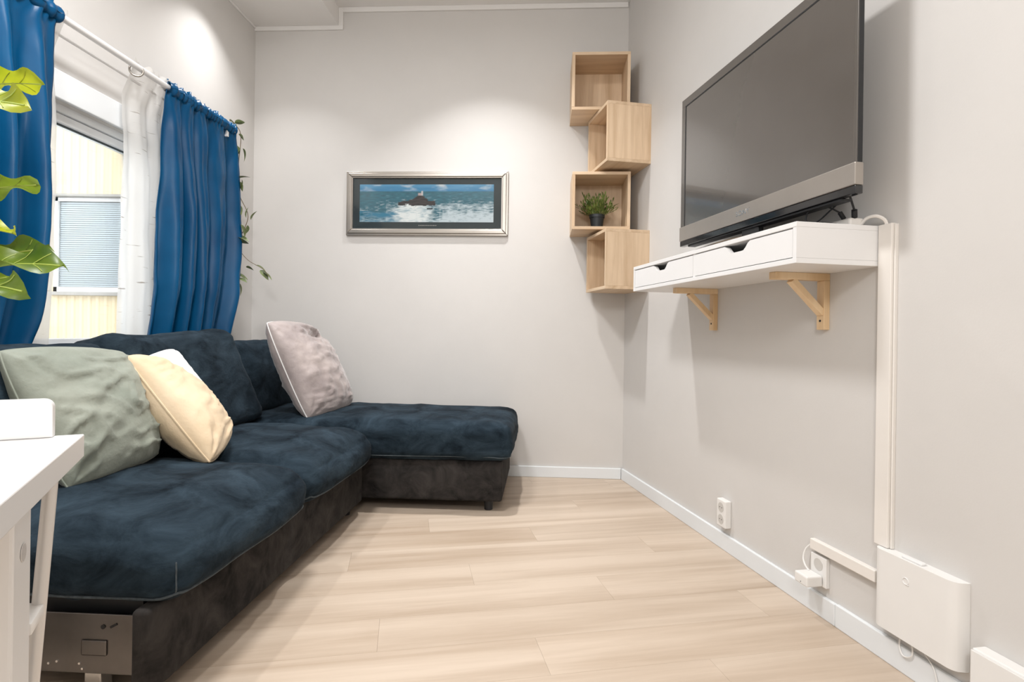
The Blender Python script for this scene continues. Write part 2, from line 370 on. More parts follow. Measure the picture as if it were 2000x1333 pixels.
# window
win = on_room('window_1', 'white wooden window behind the blue curtains', None, 0, 0, 0, kind='structure')
MB().box(0, .018, -WB0+.0, -WB0+.105, .72, 1.965, .004).build('casing', 'trimw', win)
MB().box(0, .018, -WB1-.105, -WB1, .72, 1.965, .004).build('casing', 'trimw', win)
MB().box(0, .020, -WB1-.105, -WB0+.105, WZ1, 1.968, .004).build('casing', 'trimw', win)
MB().box(-.03, .045, -WB1-.06, -WB0+.06, WZ0-.03, WZ0, .004).build('sill', 'trimw', win)
m = MB(); f0, f1 = -.118, -.03
m.box(f0, f1, -WB1, -WB1+.04, WZ0, WZ1).box(f0, f1, -WB0-.032, -WB0, WZ0, WZ1).box(f0, f1, -WB1, -WB0, WZ1-.03, WZ1).box(f0, f1, -WB1, -WB0, WZ0, WZ0+.04).build('frame', 'trimw', win)
m = MB(); g0, g1 = -.105, -.042
for b0, b1 in ((1.0, 1.635), (1.645, 2.255)):
    s_ = MB(); s_.box(g0, g1, -b1, -b1+.035, WZ0+.045, WZ1-.032, .003).box(g0, g1, -b0-.032, -b0, WZ0+.045, WZ1-.032, .003).box(g0, g1, -b1, -b0, WZ1-.068, WZ1-.032, .003).box(g0, g1, -b1, -b0, WZ0+.045, WZ0+.09, .003)
    sh = s_.build('sash', 'trimw', win)
    MB().box(-.080, -.075, -b1+.035, -b0-.032, WZ0+.09, WZ1-.062).build('pane', 'glass', sh)
    MB().box(-.074, -.060, -b1+.035, -b0-.032, WZ1-.072, WZ1-.068).build('gasket', 'gask', sh)

# outside: neighbouring building with corrugated yellow cladding (facade faces the camera)
gnd = tag(MB().box(-16, -2.6, 3.2, 12, -1.2, -1.0).build('ground', 'asph'), 'grey asphalt yard outside the window', kind='structure')
bld = thing('neighbour_building', 'yellow corrugated building with a blinded white window, seen through the glass', 'building', (-6, 8, -1.0))
PITCH = .118
def corr(z0, z1, x0, x1, yoff):
    def fn(u, v):
        x = x0+(x1-x0)*u; t = (x/PITCH) % 1.0; h = .0
        if .0 < t < .12: h = t/.12
        elif .12 <= t < .42: h = 1
        elif .42 <= t < .54: h = (.54-t)/.12
        return V((x, yoff-.022*h, z0+(z1-z0)*v))
    return MB().grid(fn, int((x1-x0)/PITCH*12), 1)
# local coordinates: origin (-6, 8, -1)
wx0, wx1, wz0, wz1 = -.575, .44, 2.44, 3.83
corr(wz1, 8.0, -4.5, 3.2, -.10).build('cladding', 'siding', bld)
m = corr(0., wz0, -4.5, 3.2, 0.); m.build('cladding', 'siding', bld)
m = corr(wz0, wz1, -4.5, wx0, 0.); m.build('cladding', 'siding', bld)
m = corr(wz0, wz1, wx1, 3.2, 0.); m.build('cladding', 'siding', bld)
MB().box(-4.5, 3.2, .02, 6, 0, 8.).build('wall_core', 'flash', bld)
MB().box(-4.5, 3.2, -.13, 0, wz1-.035, wz1, .004).build('flashing', 'flash', bld)
MB().box(wx0-.06, wx1+.06, -.10, .0, wz0-.05, wz0, .004).build('window_ledge', 'flash', bld)
m = MB(); m.box(wx0, wx0+.05, -.05, .02, wz0, wz1-.04).box(wx1-.06, wx1, -.05, .02, wz0, wz1-.04).box(wx0, wx1, -.05, .02, wz1-.09, wz1-.04).box(wx0, wx1, -.05, .02, wz0, wz0+.07)
wf = m.build('window_frame', 'white', bld)
MB().box(wx0+.05, wx1-.06, -.018, -.012, wz0+.07, wz1-.09).build('pane', 'glass', wf)
sl = None; NS = 40
for k in range(NS):
    z = wz0+.075+(wz1-wz0-.17)*(k+.5)/NS
    if sl is None:
        sl = MB().box(wx0+.052, wx1-.062, -.002, .006, -.0115, .0115).build('blind_slat', 'blind', wf); o = sl
    else:
        o = sl.copy(); COL.objects.link(o)
    o.location = (0, 0, z); o.rotation_euler = (.35, 0, 0); o.parent = wf

# ================================================================== SOFA  (room frame, origin at the left/back floor corner)
sofa = on_room('corner_sofa', 'dark navy velvet corner sofa bed with chaise by the window', 'sofa', .06, .06, 0)
def sl_(a, b, z): return V((a-.06, -(b-.06), z))
def put(o, a, b, z, rx=0, ry=0, rz=0): o.location = sl_(a, b, z); o.rotation_euler = (rx, ry, rz); return o
NAVYN = dict(wr=.008, wsc=7)
# front panel of the main base, backrest frame, chaise box
MB().box(.99-.06, 1.035-.06, -(2.375-.06), -(.79-.06), .05, .262, .012, 3).build('base_panel', 'navyb', sofa, smooth=True)
MB().box(0, .14, -(2.36-.06), 0, .05, .74, .03, 3).build('back_frame', 'navyb', sofa, smooth=True)
MB().box(.14, 1.765-.06, -(.762-.06), -.0, .055, .268, .015, 3).build('chaise_base', 'navyb', sofa, smooth=True)
MB().box(.14, .885, -(2.27-.06), -(.79-.06), .06, .235).build('bed_box', 'blackm', sofa)
for a, b in ((1.69, .70), (1.69, .12), (.97, .86), (.97, 2.28), (.12, 2.28), (.12, .12)):
    MB().cyl(sl_(a, b, 0), sl_(a, b, .056), .022, .024).build('leg', 'blackm', sofa, smooth=True)
# seat cushions
def seatfn(drop):
    def fn(q, p):
        # rounded front nose and slightly crowned top
        w = max(0, min(1, (p[2]+.9)/1.4)); q.z -= drop*max(0, p[0])**4*w*w*(3-2*w)
        return q
    return fn
for k, (b0, b1) in enumerate(((1.573, 2.352), (.780, 1.561))):
    hb = (b1-b0)/2
    sb_ = softbox(.475, hb, .097, .075, top=.036, side=.012, seed=2+k*4, fn=seatfn(.035), **NAVYN)
    o = sb_.build('seat_cushion', 'navy', sofa, smooth=True, auto=False)
    put(o, .62, (b0+b1)/2, .345)
    zz = -.80
    pts = [sb_.surf((t, -1, zz)) for t in (-.9, -.5, 0, .4, .7, .85, .93)]+[sb_.surf((1, t, zz)) for t in (-.97, -.93, -.85, -.6, -.3, 0, .3, .6, .85, .93)]
    MB().tube([V((p.x*1.004, p.y*1.004, p.z)) for p in pts], .0035, n=6, smooth=4).build('piping', 'seam', o, smooth=True)
    if k == 0: MB().tube([sb_.surf((1, -1, t)) for t in (-.8, -.5, -.2, .1, .4, .7)], .0022, n=6, smooth=3).build('seam', 'seam', o, smooth=True)
cb = softbox(.80, .365, .10, .06, top=.028, side=.008, seed=11, **NAVYN)
o = cb.build('chaise_cushion', 'navy', sofa, smooth=True, auto=False); put(o, 1.012, .432, .367)
MB().tube([cb.surf((t, -1, -.82)) for t in (-.6, -.2, .2, .6, .85, .93)]+[cb.surf((1, t, -.82)) for t in (-.9, -.6, 0, .6, .9)], .003, n=6, smooth=4).build('piping', 'seam', o, smooth=True)
# back cushions lean on the frame
SHEAR = [0.]
def backfn(q, p):
    q.z += .016*(abs(p[1])**3)*max(0, p[2])      # pointed ears
    q.y -= SHEAR[0]*max(0, p[1])*(p[2]+1)*.5
    return q
for k, (b, hb, a, z, hz, tilt, dz) in enumerate(((2.09, .40, .325, .640, .228, -.22, 0), (1.215, .475, .335, .668, .243, -.25, .04), (.42, .345, .25, .648, .215, -.16, 0))):
    SHEAR[0] = .14 if k == 1 else 0.
    bk_ = softbox(.105, hb, hz, .055, top=.012, side=.03, seed=21+k*3, fn=backfn, **NAVYN)
    o = bk_.build('back_cushion', 'navy', sofa, smooth=True, auto=False)
    put(o, a, b, z, 0, tilt, 0); o.rotation_euler = (dz, tilt, 0)
    MB().tube([bk_.surf((.55, .97, t)) for t in (-.9, -.6, -.2, .2, .6, .9)], .003, n=6, smooth=4).build('piping', 'seam', o, smooth=True)
# pull-out bed fitting on the open near end
mp_ = MB(); y0 = -(2.30-.06)
mp_.box(.60, .897, y0, y0+.006, .059, .212, .002).box(.887, .899, y0-.010, y0+.006, .061, .212, .002)
plate = mp_.build('bed_fitting_plate', 'steel', sofa); tag(plate, 'bare steel plate of the pull-out bed mechanism')
MB().box(.747, .814, y0-.004, y0, .107, .146, .003).build('embossed_tab', 'steel', plate)
MB().cyl((.803, y0-.002, .180), (.803, y0+.001, .180), .0058).build('hole', 'blackm', plate)
MB().box(-.010, .010, -.002, .001, -.0028, .0028, .0, mat=Matrix.Translation((.831, y0, .184)) @ Matrix.Rotation(-.5, 4, 'Y')).build('slot', 'blackm', plate)
for x, z in ((.66, .082), (.682, .088), (.742, .085), (.75, .072)): MB().cyl((x, y0-.003, z), (x, y0, z), .003, n=10).build('rivet', 'chrome', plate)
MB().box(.897, .915, y0-.004, y0+.02, .062, .086, .002).build('latch', 'pine', plate)
MB().box(.745, .79, y0+.01, y0+.05, .0, .062, .003).build('fitting_foot', 'chrome', plate)

# scatter cushions
P = atY
make_pillow('sage_pillow', 'large sage green cotton pillow at the near end of the sofa',
    (P(130, 964, 1.60), P(314, 890, 2.02), P(240, 686, 2.05), P(-14, 680, 1.58)), .19, 'sage', 'sage', seed=3., wr=.010, wsc=6, ridge=(3, 5, .020, 3.))
make_pillow('cream_pillow', 'cream cotton pillow with a flanged seam, leaning in front of a white one',
    (P(412, 910, 1.98), P(446, 856, 2.34), P(310, 732, 2.36), P(238, 690, 1.98)), .225, 'cream', 'cream', seed=8., wr=.006, ridge=(2, 8, .014, 1.))
make_pillow('white_pillow', 'white pillow mostly hidden behind the cream one',
    (P(372, 850, 2.20), P(412, 800, 2.42), P(336, 680, 2.36), P(272, 702, 2.14)), .13, 'whitec', 'whitec', seed=5.)
def fold(u, v, sg):
    if sg < 0: return 0
    d = (v-.86)+(1-u)*.10; e = min(1, min(u, 1-u, 1-v)*6)
    return .055*math.exp(-(d/.05)**2)*e*max(0, min(1, (u-.30)*3))
make_pillow('mauve_pillow', 'mauve grey velvet pillow with a dented top corner on the chaise',
    (P(600, 824, 2.97), P(690, 790, 3.42), P(610, 638, 3.42), P(516, 626, 2.96)), .25, 'mauve', 'whitec', seed=13., wr=.008, wsc=10, crease=fold, ridge=(2.2, 10, .022, .8))

# ================================================================== CURTAINS
def curtain(name, label, b0, b1, ac, zt, zb, nf, amp, seed, mat, solid, n=150, nz=50, gather=0.):
    """b0(t), b1(t): side edges, t = 0 top .. 1 bottom; hangs in pleats"""
    root = on_room(name, label, 'curtain', 0, b0(1), zb, group='window curtains')
    oy = b0(1)
    def fn(u, v):
        b = b0(v)+(b1(v)-b0(v))*u
        ph = u*nf*2*math.pi+1.1*math.sin(u*7+seed)+.6*math.sin(v*2.2+u*5+seed)
        A = amp*(.12+.98*min(1, v*2.2)) if solid else amp
        f = math.sin(ph)+.35*math.sin(2*ph+seed+v)+.5*noise.noise(V((u*3+seed, v*1.5, seed)))
        a = ac+A*f+.012*noise.noise(V((u*6, v*5, seed+4)))+.005*noise.noise(V((u*20, v*14, seed+2)))
        if gather and v < .045: a += gather*math.sin(u*nf*7*math.pi+2*math.sin(u*19))*(1-v/.09)
        if not solid: a += .070*max(0, 1-v*9)
        if solid: a -= .030*max(0, min(1, (v-.72)/.2))
        z = zt+(zb-zt)*v+(.006*math.sin(u*nf*5.3*math.pi+seed) if v < .01 else 0)
        return V((a, -(b-oy), z-zb))
    m = MB(); m.grid(fn, n, nz); m.build('fabric', mat, root, smooth=True, solid=solid, auto=False)
    return root, fn
def lerp(*ks):
    def f(t):
        for (t0, v0), (t1, v1) in zip(ks, ks[1:]):
            if t <= t1: s = (t-t0)/(t1-t0); s = s*s*(3-2*s); return v0+(v1-v0)*s
        return ks[-1][1]
    return f
r1, fn1 = curtain('blue_curtain', 'royal blue satin curtain hanging nearer the room corner', lerp((0, .455), (.12, .43), (.5, .40), (1, .47)), lerp((0, 1.045), (.3, 1.055), (1, 1.075)), .125, 2.150, .765, 4.6, .036, 1.3, 'teal', .003, gather=.010)
r2, fn2 = curtain('blue_curtain', 'royal blue satin curtain hanging behind the green fig leaves', lerp((0, 1.645), (.08, 1.665), (.5, 1.66), (.8, 1.69), (1, 1.74)), lerp((0, 2.55), (1, 2.65)), .125, 2.150, .765, 6.2, .036, 4.1, 'teal', .003, gather=.010)
for r, b0, b1 in ((r1, .455, 1.045), (r2, 1.645, 2.55)):      # gathered heading that wraps the rod
    oy = -r.location.to_tuple()[0]*0
    base_b = .47 if r is r1 else 1.74
    def hf(u, v, b0=b0, b1=b1, base_b=base_b):
        th = v*2*math.pi; b = b0+(b1-b0)*u; rr = .024+.004*math.sin(u*110+3*math.sin(u*17))+.006*noise.noise(V((u*34, v*2, b0)))
        return V((.120+rr*math.cos(th), -(b-base_b), 2.118-.765+rr*1.15*math.sin(th)))
    MB().grid(hf, 170, 14).build('heading', 'teal', r, smooth=True, auto=False)
s1, _ = curtain('sheer_curtain', 'white birch-print sheer showing between the glass and the corner-side blue curtain', lerp((0, .50), (.5, .42), (1, .27)), lerp((0, 1.255), (.3, 1.235), (1, 1.245)), .046, 2.150, .765, 6, .010, 2.2, 'sheer', 0)
s2, _ = curtain('sheer_curtain', 'narrow strip of white birch-print sheer beside the curtain behind the fig', lerp((0, 1.60), (.4, 1.575), (1, 1.60)), lerp((0, 2.5), (1, 2.55)), .046, 2.150, .765, 6, .010, 6.2, 'sheer', 0)
rod = on_room('curtain_rod', 'white double curtain rod across the window wall', 'curtain rod', 0, .36, 2.118)
MB().cyl((.120, -.11, 0), (.120, -2.35, 0), .0135).build('rod', 'white', rod, smooth=True)
MB().cyl((.075, -.09, -.045), (.075, -2.35, -.045), .0055).build('thin_rod', 'white', rod, smooth=True)
MB().lathe([(.0, -.02), (.018, -.018), (.022, 0), (.018, .018), (0, .02)], n=16).build('finial', 'white', rod, smooth=True).location = (.120, -.10, 0)
for y in (-.16, -2.3): MB().box(0, .125, y-.008, y+.008, -.06, -.012, .002).build('bracket', 'white', rod)
def torus(R, r, n=32, k=10):
    m = MB(); pts = [V((R*math.cos(t*2*math.pi/n), 0, R*math.sin(t*2*math.pi/n))) for t in range(n+1)]; return m.tube(pts, r, n=k, smooth=0)
o = torus(.026, .0045).build('eyelet', 'silver', s1, smooth=True); o.location = (.112, -(1.235-.27), 2.106-.765); o.rotation_euler = (0, 0, .7)
# trailing vine beside the corner-side curtain
vine = thing('hanging_vine', 'thin trailing vine with small leaves between blue curtain and room corner', 'plant', atY(462, 560, 3.33))
vo = vine.location.copy()
main = [(452, 236), (470, 262), (466, 320), (466, 375), (484, 418), (478, 446), (466, 476), (466, 548)]
vy = lambda x: 3.34
MB().tube([atY(x, y, vy(x))-vo for x, y in main], .0022, n=6).build('stem', 'stem', vine, smooth=True)
MB().tube([atY(x, y, 3.33)-vo for x, y in ((466, 488), (484, 508), (500, 518), (514, 526), (526, 541))], .0018, n=6).build('stem', 'stem', vine, smooth=True)
def leafmesh(L, Wd, bend=.25, n=8, wav=0., curl=0.):
    def fn(u, v):
        x = u; w = Wd*(math.sin(math.pi*min(1, x**.8)))**.8*(1-.15*x) if 0 < x < 1 else 0
        s = v*2-1
        return V((L*x, s*w, -bend*L*x*x+abs(s)*w*.35+wav*math.sin(x*9+s*2)*abs(s)*w+curl*x*abs(s)))
    return MB().grid(fn, n, 6)
vl = leafmesh(.072, .018).build('leaf', 'vine', vine, smooth=True, auto=False)
VL = [(452, 236, 20), (462, 240, -10), (470, 262, 40), (468, 285, 75), (474, 288, 110), (478, 290, 70), (466, 350, -20), (470, 355, 60), (476, 350, 85), (466, 378, 100), (468, 398, 60), (473, 420, 110), (485, 426, -95), (494, 430, -70), (488, 440, 100), (474, 438, 60), (466, 462, 10), (468, 472, 0), (484, 522, 10), (502, 518, 20), (512, 528, 40), (518, 532, 30), (466, 536, 15), (468, 545, 5), (470, 552, 70)]
for k, (x, y, an) in enumerate(VL):
    o = vl if k == 0 else vl.copy()
    if k: COL.objects.link(o); o.parent = vine
    o.location = atY(x-4, y, 3.33)-vo; o.rotation_euler = (random.uniform(-.9, .9), math.radians(an), random.uniform(-.5, .5)); s = random.uniform(.75, 1.2); o.scale = (s, s, s)

# ================================================================== BACK WALL
pic = on_room('framed_picture', 'silver framed panoramic sea picture hanging on the back wall', 'picture', 1.187, 0, 1.577)
PWd, PH = .540, .424
def fr(m, x0, x1, z0, z1, w, y0, y1, bev):
    for poly_ in ([(x0, z0), (x1, z0), (x1-w, z0+w), (x0+w, z0+w)], [(x0, z1), (x0+w, z1-w), (x1-w, z1-w), (x1, z1)], [(x0, z0), (x0+w, z0+w), (x0+w, z1-w), (x0, z1)], [(x1, z0), (x1, z1), (x1-w, z1-w), (x1-w, z0+w)]):
        m.prism(poly_, y0, y1, 'y', bev)
    return m
fr(MB(), -PWd, PWd, 0, PH, .020, -.018, 0, .002).build('outer_moulding', 'silver', pic)
fr(MB(), -PWd+.012, PWd-.012, .012, PH-.012, .026, -.030, -.004, .004).build('inner_moulding', 'silver', pic)
fr(MB(), -PWd+.036, PWd-.036, .036, PH-.036, .008, -.022, -.004, .001).build('slip', 'silver', pic)
MB().box(-PWd+.03, PWd-.03, -.008, -.004, .03, PH-.03).build('mat_board', 'mat', pic)
X0, X1, Z0, Z1 = -.452, .444, .090, .340
def seacol(u, v):
    n1 = noise.fractal(V((u*9, v*8, 1.)), 1., 2., 5); n2 = noise.fractal(V((u*26, v*34, 4.)), 1., 2., 5); n3 = noise.noise(V((u*6, v*14, 9.)))
    mixc = lambda a, b, t: tuple(x+(y-x)*max(0, min(1, t)) for x, y in zip(a, b))
    if v > .82:
        c = mixc((.04, .24, .46), (.13, .38, .60), (v-.82)*4+n3*.4); c = mixc(c, (.62, .68, .72), (n1-.1)*1.6*(.3+(v-.82)*4))
    else:
        c = mixc((.025, .12, .17), (.04, .20, .27), n2*.7+.5)
        foam = (.56-v)*2.6+n2*.95+n1*.5-.15+(.35 if u > .6 and v < .5 else 0)
        if v > .6: foam = min(foam, .12)
        if u < .2 or .5 < u < .62 and v < .35: foam -= .45
        c = mixc(c, (.66, .74, .79), foam*.8)
        if u < .3 and v < .3: c = mixc(c, (.03, .22, .36), .55+n1)
        d = math.hypot((u-.40)/.15, (v-.22)/.34)+.35*n1; c = mixc(c, mixc((.42, .54, .60), (.90, .92, .92), n2*.9+n1*.9+.8), (1.08-d)*3.5)
    rk = .60+.14*math.exp(-((u-.455)/.035)**2)-.9*max(0, abs(u-.44)-.06)+.05*n2
    if .29 < u < .57 and .43+.06*n2+.14*abs(u-.46) < v < rk: c = mixc((.020, .018, .02), (.07, .05, .05), n2+.4)
    if .437 < u < .472 and .70 < v < .775: c = (.52, .42, .42)
    if .462 < u < .474 and .70 < v < .83: c = (.62, .58, .58)
    if .505 < u < .55 and .335 < v < .375+.02*n2: c = (.03, .04, .05)
    return c
NU, NV = 300, 90
m = MB(); m.grid(lambda u, v: V((X0+(X1-X0)*u, -.0085, Z0+(Z1-Z0)*v)), NU, NV)
pr = m.build('sea_print', 'print', pic); me = pr.data; ca = me.color_attributes.new('Col', 'FLOAT_COLOR', 'POINT')
for i, v in enumerate(me.vertices): ca.data[i].color = (*seacol((v.co.x-X0)/(X1-X0), (v.co.z-Z0)/(Z1-Z0)), 1)
m = MB(); x = -.055
while x < .065:
    w = random.uniform(.006, .014); m.box(x, x+w, -.0088, -.008, .066, .0705); x += w+.004
m.build('caption', 'flash', pic)
MB().box(-PWd+.04, PWd-.04, -.0125, -.0115, .04, PH-.04).build('glass', 'glass', pic)

CW, CD, CT = .35, .27, .018
def cube_parts(root, ysign):
    """open wall cube, local x across, y depth (opening away from the wall), z up; five boards"""
    y0, y1 = (0, CD) if ysign > 0 else (-CD, 0)
    MB().box(0, CW, y0, y1, 0, CT, .0012).build('bottom_board', 'oakh', root)
    MB().box(0, CW, y0, y1, CW-CT, CW, .0012).build('top_board', 'oakh', root)
    MB().box(0, CT, y0, y1, CT, CW-CT, .0012).build('side_board', 'oak', root)
    MB().box(CW-CT, CW, y0, y1, CT, CW-CT, .0012).build('side_board', 'oak', root)
    yb = (.004, .012) if ysign > 0 else (-.012, -.004)
    MB().box(CT, CW-CT, yb[0], yb[1], CT, CW-CT).build('back_board', 'oak', root)
G4 = 'stacked oak wall cubes in the corner'
cube_parts(on_room('wall_cube', 'topmost open oak cube on the back wall, empty', 'shelf', 2.122, 0, 2.300, group=G4), -1)
cube_parts(on_right('wall_cube', 'second oak cube from the top, opening sideways off the right wall', 'shelf', 1.765, 1.945, group=G4), 1)
cube_parts(on_room('wall_cube', 'open oak cube on the back wall holding the small potted plant', 'shelf', 2.132, 0, 1.575, group=G4), -1)
cube_parts(on_right('wall_cube', 'lowest oak cube, opening sideways beside the white drawer shelf', 'shelf', 1.765, 1.205, group=G4), 1)
pp = on_room('potted_plant', 'small bushy artificial plant in a black pot inside the oak cube', 'plant', 2.292, .17, 1.593)
MB().lathe([(.0, 0), (.034, 0), (.044, .070), (.048, .070), (.049, .088), (.044, .088), (.042, .076), (0, .076)]).build('pot', 'potb', pp, smooth=True)
MB().lathe([(0, .0), (.041, .0), (.0, .006)]).build('soil', 'soil', pp).location = (0, 0, .076)
m = MB(); rs = random.Random(3)
def blade(m, p, d, L, w):
    s = d.cross(V((0, 0, 1))); s = (s if s.length > .05 else V((1, 0, 0))).normalized()*w
    b = m.bm; q = [p-s*.3, p+s*.3, p+d*L*.55+s, p+d*L, p+d*L*.55-s]; b.faces.new([b.verts.new(x) for x in q])
for k in range(60):
    an = rs.uniform(0, 6.283); el = rs.uniform(.25, 1.45); L = rs.uniform(.085, .145)*(.85+.25*math.sin(el)); d = V((math.cos(an)*math.cos(el), math.sin(an)*math.cos(el), math.sin(el)))
    p0 = V((.02*math.cos(an), .02*math.sin(an), .076))
    for j in range(9):
        t = .25+.75*j/8; p = p0+d*L*t; dd = (d+V((rs.uniform(-1, 1), rs.uniform(-1, 1), rs.uniform(-.3, 1)))*.75).normalized(); blade(m, p, dd, rs.uniform(.020, .036), .0045)
tag(m.build('foliage', 'grass', pp), kind='stuff')
m = MB(); rs = random.Random(3)
for k in range(60):
    an = rs.uniform(0, 6.283); el = rs.uniform(.25, 1.45); L = rs.uniform(.085, .145)*(.85+.25*math.sin(el)); d = V((math.cos(an)*math.cos(el), math.sin(an)*math.cos(el), math.sin(el)))
    p0 = V((.02*math.cos(an), .02*math.sin(an), .076)); m.cyl(p0, p0+d*L, .0012, .0008, 5)
    for j in range(9): rs.uniform(0, 1), rs.uniform(0, 1), rs.uniform(0, 1), rs.uniform(0, 1)
tag(m.build('twigs', 'grass', pp), kind='stuff')

# ================================================================== RIGHT WALL
SH0, SH1, SD = 1.155, 1.276, .29
sh = on_right('drawer_shelf', 'white wall shelf with two drawers under the television', 'shelf', .140, SH0); SL = 1.174
MB().box(0, SL, 0, SD, SH1-SH0-.016, SH1-SH0, .0015).build('top_board', 'white', sh)
MB().box(0, SL, 0, SD, 0, .016, .0015).build('bottom_board', 'white', sh)
for x in (0, SL-.016): MB().box(x, x+.016, 0, SD-.001, .016, SH1-SH0-.016).build('side_board', 'white', sh)
MB().box(SL*.5-.008, SL*.5+.008, 0, SD-.004, .016, SH1-SH0-.016).build('divider', 'white', sh)
MB().box(.016, SL-.016, 0, .006, .016, SH1-SH0-.016).build('back_board', 'white', sh)
def drawer(x0, x1):
    z0, z1 = .0185, SH1-SH0-.0195; cx = (x0+x1)/2; wv = .075; dp = .028
    pts = [(x0, z0), (x1, z0), (x1, z1)]
    for k in range(13):
        t = k/12; x = cx+wv*(1-2*t); s = abs(1-2*t); f = 1 if s < .45 else (.5+.5*math.cos(math.pi*(s-.45)/.55)); pts.append((x, z1-dp*f))
    pts.append((x0, z1))
    d = MB().prism(pts, SD-.020, SD-.002, 'y').build('drawer', 'white', sh)
    MB().box(x0+.01, x1-.01, .012, SD-.022, z0+.003, z0+.009).build('drawer_bottom', 'white', d)
    for x in (x0+.006, x1-.018): MB().box(x, x+.012, .012, SD-.021, z0+.009, z1-.03).build('drawer_side', 'white', d)
drawer(.0180, SL*.5-.0085); drawer(SL*.5+.0085, SL-.0180)
def bracket(u, label):
    r = on_right('shelf_bracket', label, 'bracket', u, .966, group='wooden shelf brackets'); t = .0175; hh = SH0-.966
    MB().box(-t, t, .0, .022, 0, hh-.024, .002).build('upright', 'pine', r)
    MB().box(-t, t, 0, .205, hh-.024, hh, .002).build('arm', 'pine', r)
    p0, p1 = V((0, .018, .055)), V((0, .135, hh-.024)); d = (p1-p0); L = d.length; ang = math.atan2(d.z, d.y)
    MB().box(-t*.8, t*.8, 0, L, -.010, .010, .001, mat=Matrix.Translation(p0) @ Matrix.Rotation(ang, 4, 'X')).build('brace', 'pine', r)
    MB().cyl((0, .0215, .03), (0, .0235, .03), .004, n=12).build('screw', 'blackm', r)
bracket(1.045, 'pine shelf bracket under the end of the drawer shelf nearer the oak cubes')
bracket(.363, 'pine shelf bracket under the end of the drawer shelf nearer the white cable duct')
# television
TV0, TV1, TZ0, TZ1, TO = .066, 1.083, 1.343, 2.017, .16
tv = on_right('television', 'large flat television standing on the white drawer shelf', 'television', (TV0+TV1)/2, SH1)
hw = (TV1-TV0)/2; zb, zt = TZ0-SH1, TZ1-SH1
MB().box(-hw, hw, TO-.020, TO-.002, zb+.088, zt, .002).build('housing', 'blackm', tv)
bz = MB(); bw = .030
bz.box(-hw, hw, TO-.003, TO+.001, zt-.034, zt, .001).box(hw-bw, hw, TO-.003, TO+.001, zb+.088, zt-.034, .001).box(-hw, -hw+.012, TO-.003, TO+.001, zb+.088, zt-.034, .001).build('bezel', 'greyp', tv)
bz = MB(); bz.box(hw-bw-.008, hw-bw, TO-.002, TO+.0005, zb+.092, zt-.034).box(-hw+.012, hw-bw, TO-.002, TO+.0005, zt-.039, zt-.034).build('inner_lip', 'blackm', tv)
MB().box(-hw+.012, hw-bw-.008, TO-.003, TO-.0005, zb+.088, zt-.039).build('screen', 'screen', tv)
MB().box(-hw+.16, hw-.16, .060, TO-.019, zb+.06, zt-.12, .02).build('rear_casing', 'blackm', tv)
bar = MB().box(-hw-.002, hw+.002, TO-.022, TO+.006, zb+.028, zb+.092, .0025).build('lower_bar', 'bar', tv)
MB().box(-hw, hw, TO-.022, TO+.003, zb+.004, zb+.0275, .002).build('gloss_strip', 'black', tv)
MB().box(-hw+.06, hw-.06, TO-.04, TO-.004, zb-.004, zb+.004, .002).build('speaker_ledge', 'blackm', tv)
def text_mesh(txt, size, mat, parent, name, mtx, ext=.0004):
    cu = bpy.data.curves.new(name, 'FONT'); cu.body = txt; cu.size = size; cu.align_x = 'CENTER'; cu.extrude = ext
    t = bpy.data.objects.new('tmp', cu); COL.objects.link(t); dg = bpy.context.evaluated_depsgraph_get(); me = bpy.data.meshes.new_from_object(t.evaluated_get(dg)); bpy.data.objects.remove(t)
    me.transform(mtx); me.materials.clear(); me.materials.append(M[mat]); o = bpy.data.objects.new(name, me); COL.objects.link(o); o.parent = parent; return o
# text: local -x is to the viewer's right when facing the wall
TM = Matrix.Translation((.02, TO+.0065, zb+.052)) @ Matrix.Rotation(math.pi, 4, 'Z') @ Matrix.Rotation(math.pi/2, 4, 'X')
text_mesh('SONY', .026, 'chrome', bar, 'lettering', TM @ Matrix.Scale(1.25, 4, (1, 0, 0)))
m = MB(); m.lathe([(0, 0), (1, 0), (1, .4), (.96, .8), (0, 1)], n=48); bmesh.ops.scale(m.bm, vec=(.42, .12, .012), verts=m.bm.verts)
o = m.build('stand_base', 'black', tv, smooth=True); o.location = (0, .158, 0)
MB().box(-.05, .05, .125, .15, .010, zb+.05, .004).build('stand_neck', 'blackm', tv)
# clutter behind the television
def rl(u, o, z): return V((u, o, z))
pst = on_right('power_strip', 'white power strip lying on the shelf behind the television', 'power strip', .225, SH1)
MB().box(-.055, .10, .035, .085, 0, .028, .006).build('body', 'whiteg', pst)
for x in (-.02, .03): MB().cyl((x, .06, .0275), (x, .06, .029), .016).build('socket', 'whitep', pst)
def cord(name, label, pts, r, mat, plug=None):
    o0 = RW(*pts[0]); root = thing(name, label, 'cable', o0)
    MB().tube([RW(*p)-o0 for p in pts], r, n=7).build('cord', mat, root, smooth=True)
    if plug: MB().cyl(RW(*pts[-1])-o0, RW(*plug)-o0, r*2.6, n=10).build('plug', mat, root, smooth=True)
cord('black_cable', 'black cable dropping from the television to the power strip', [(.14, .12, 1.375), (.15, .10, 1.35), (.165, .075, 1.325)], .0032, 'blackm', (.175, .065, 1.306))
cord('black_cable', 'black cable looping behind the television stand', [(.13, .12, 1.37), (.19, .12, 1.34), (.26, .13, 1.302), (.29, .14, 1.315), (.27, .14, 1.345), (.225, .12, 1.345), (.205, .09, 1.325)], .0026, 'blackm', (.205, .075, 1.306))
cord('white_cable', 'white cable arching from the shelf into the cable duct', [(.172, .045, 1.285), (.155, .04, 1.300), (.13, .03, 1.302), (.115, .014, 1.285), (.113, .011, 1.25)], .005, 'whiteg')
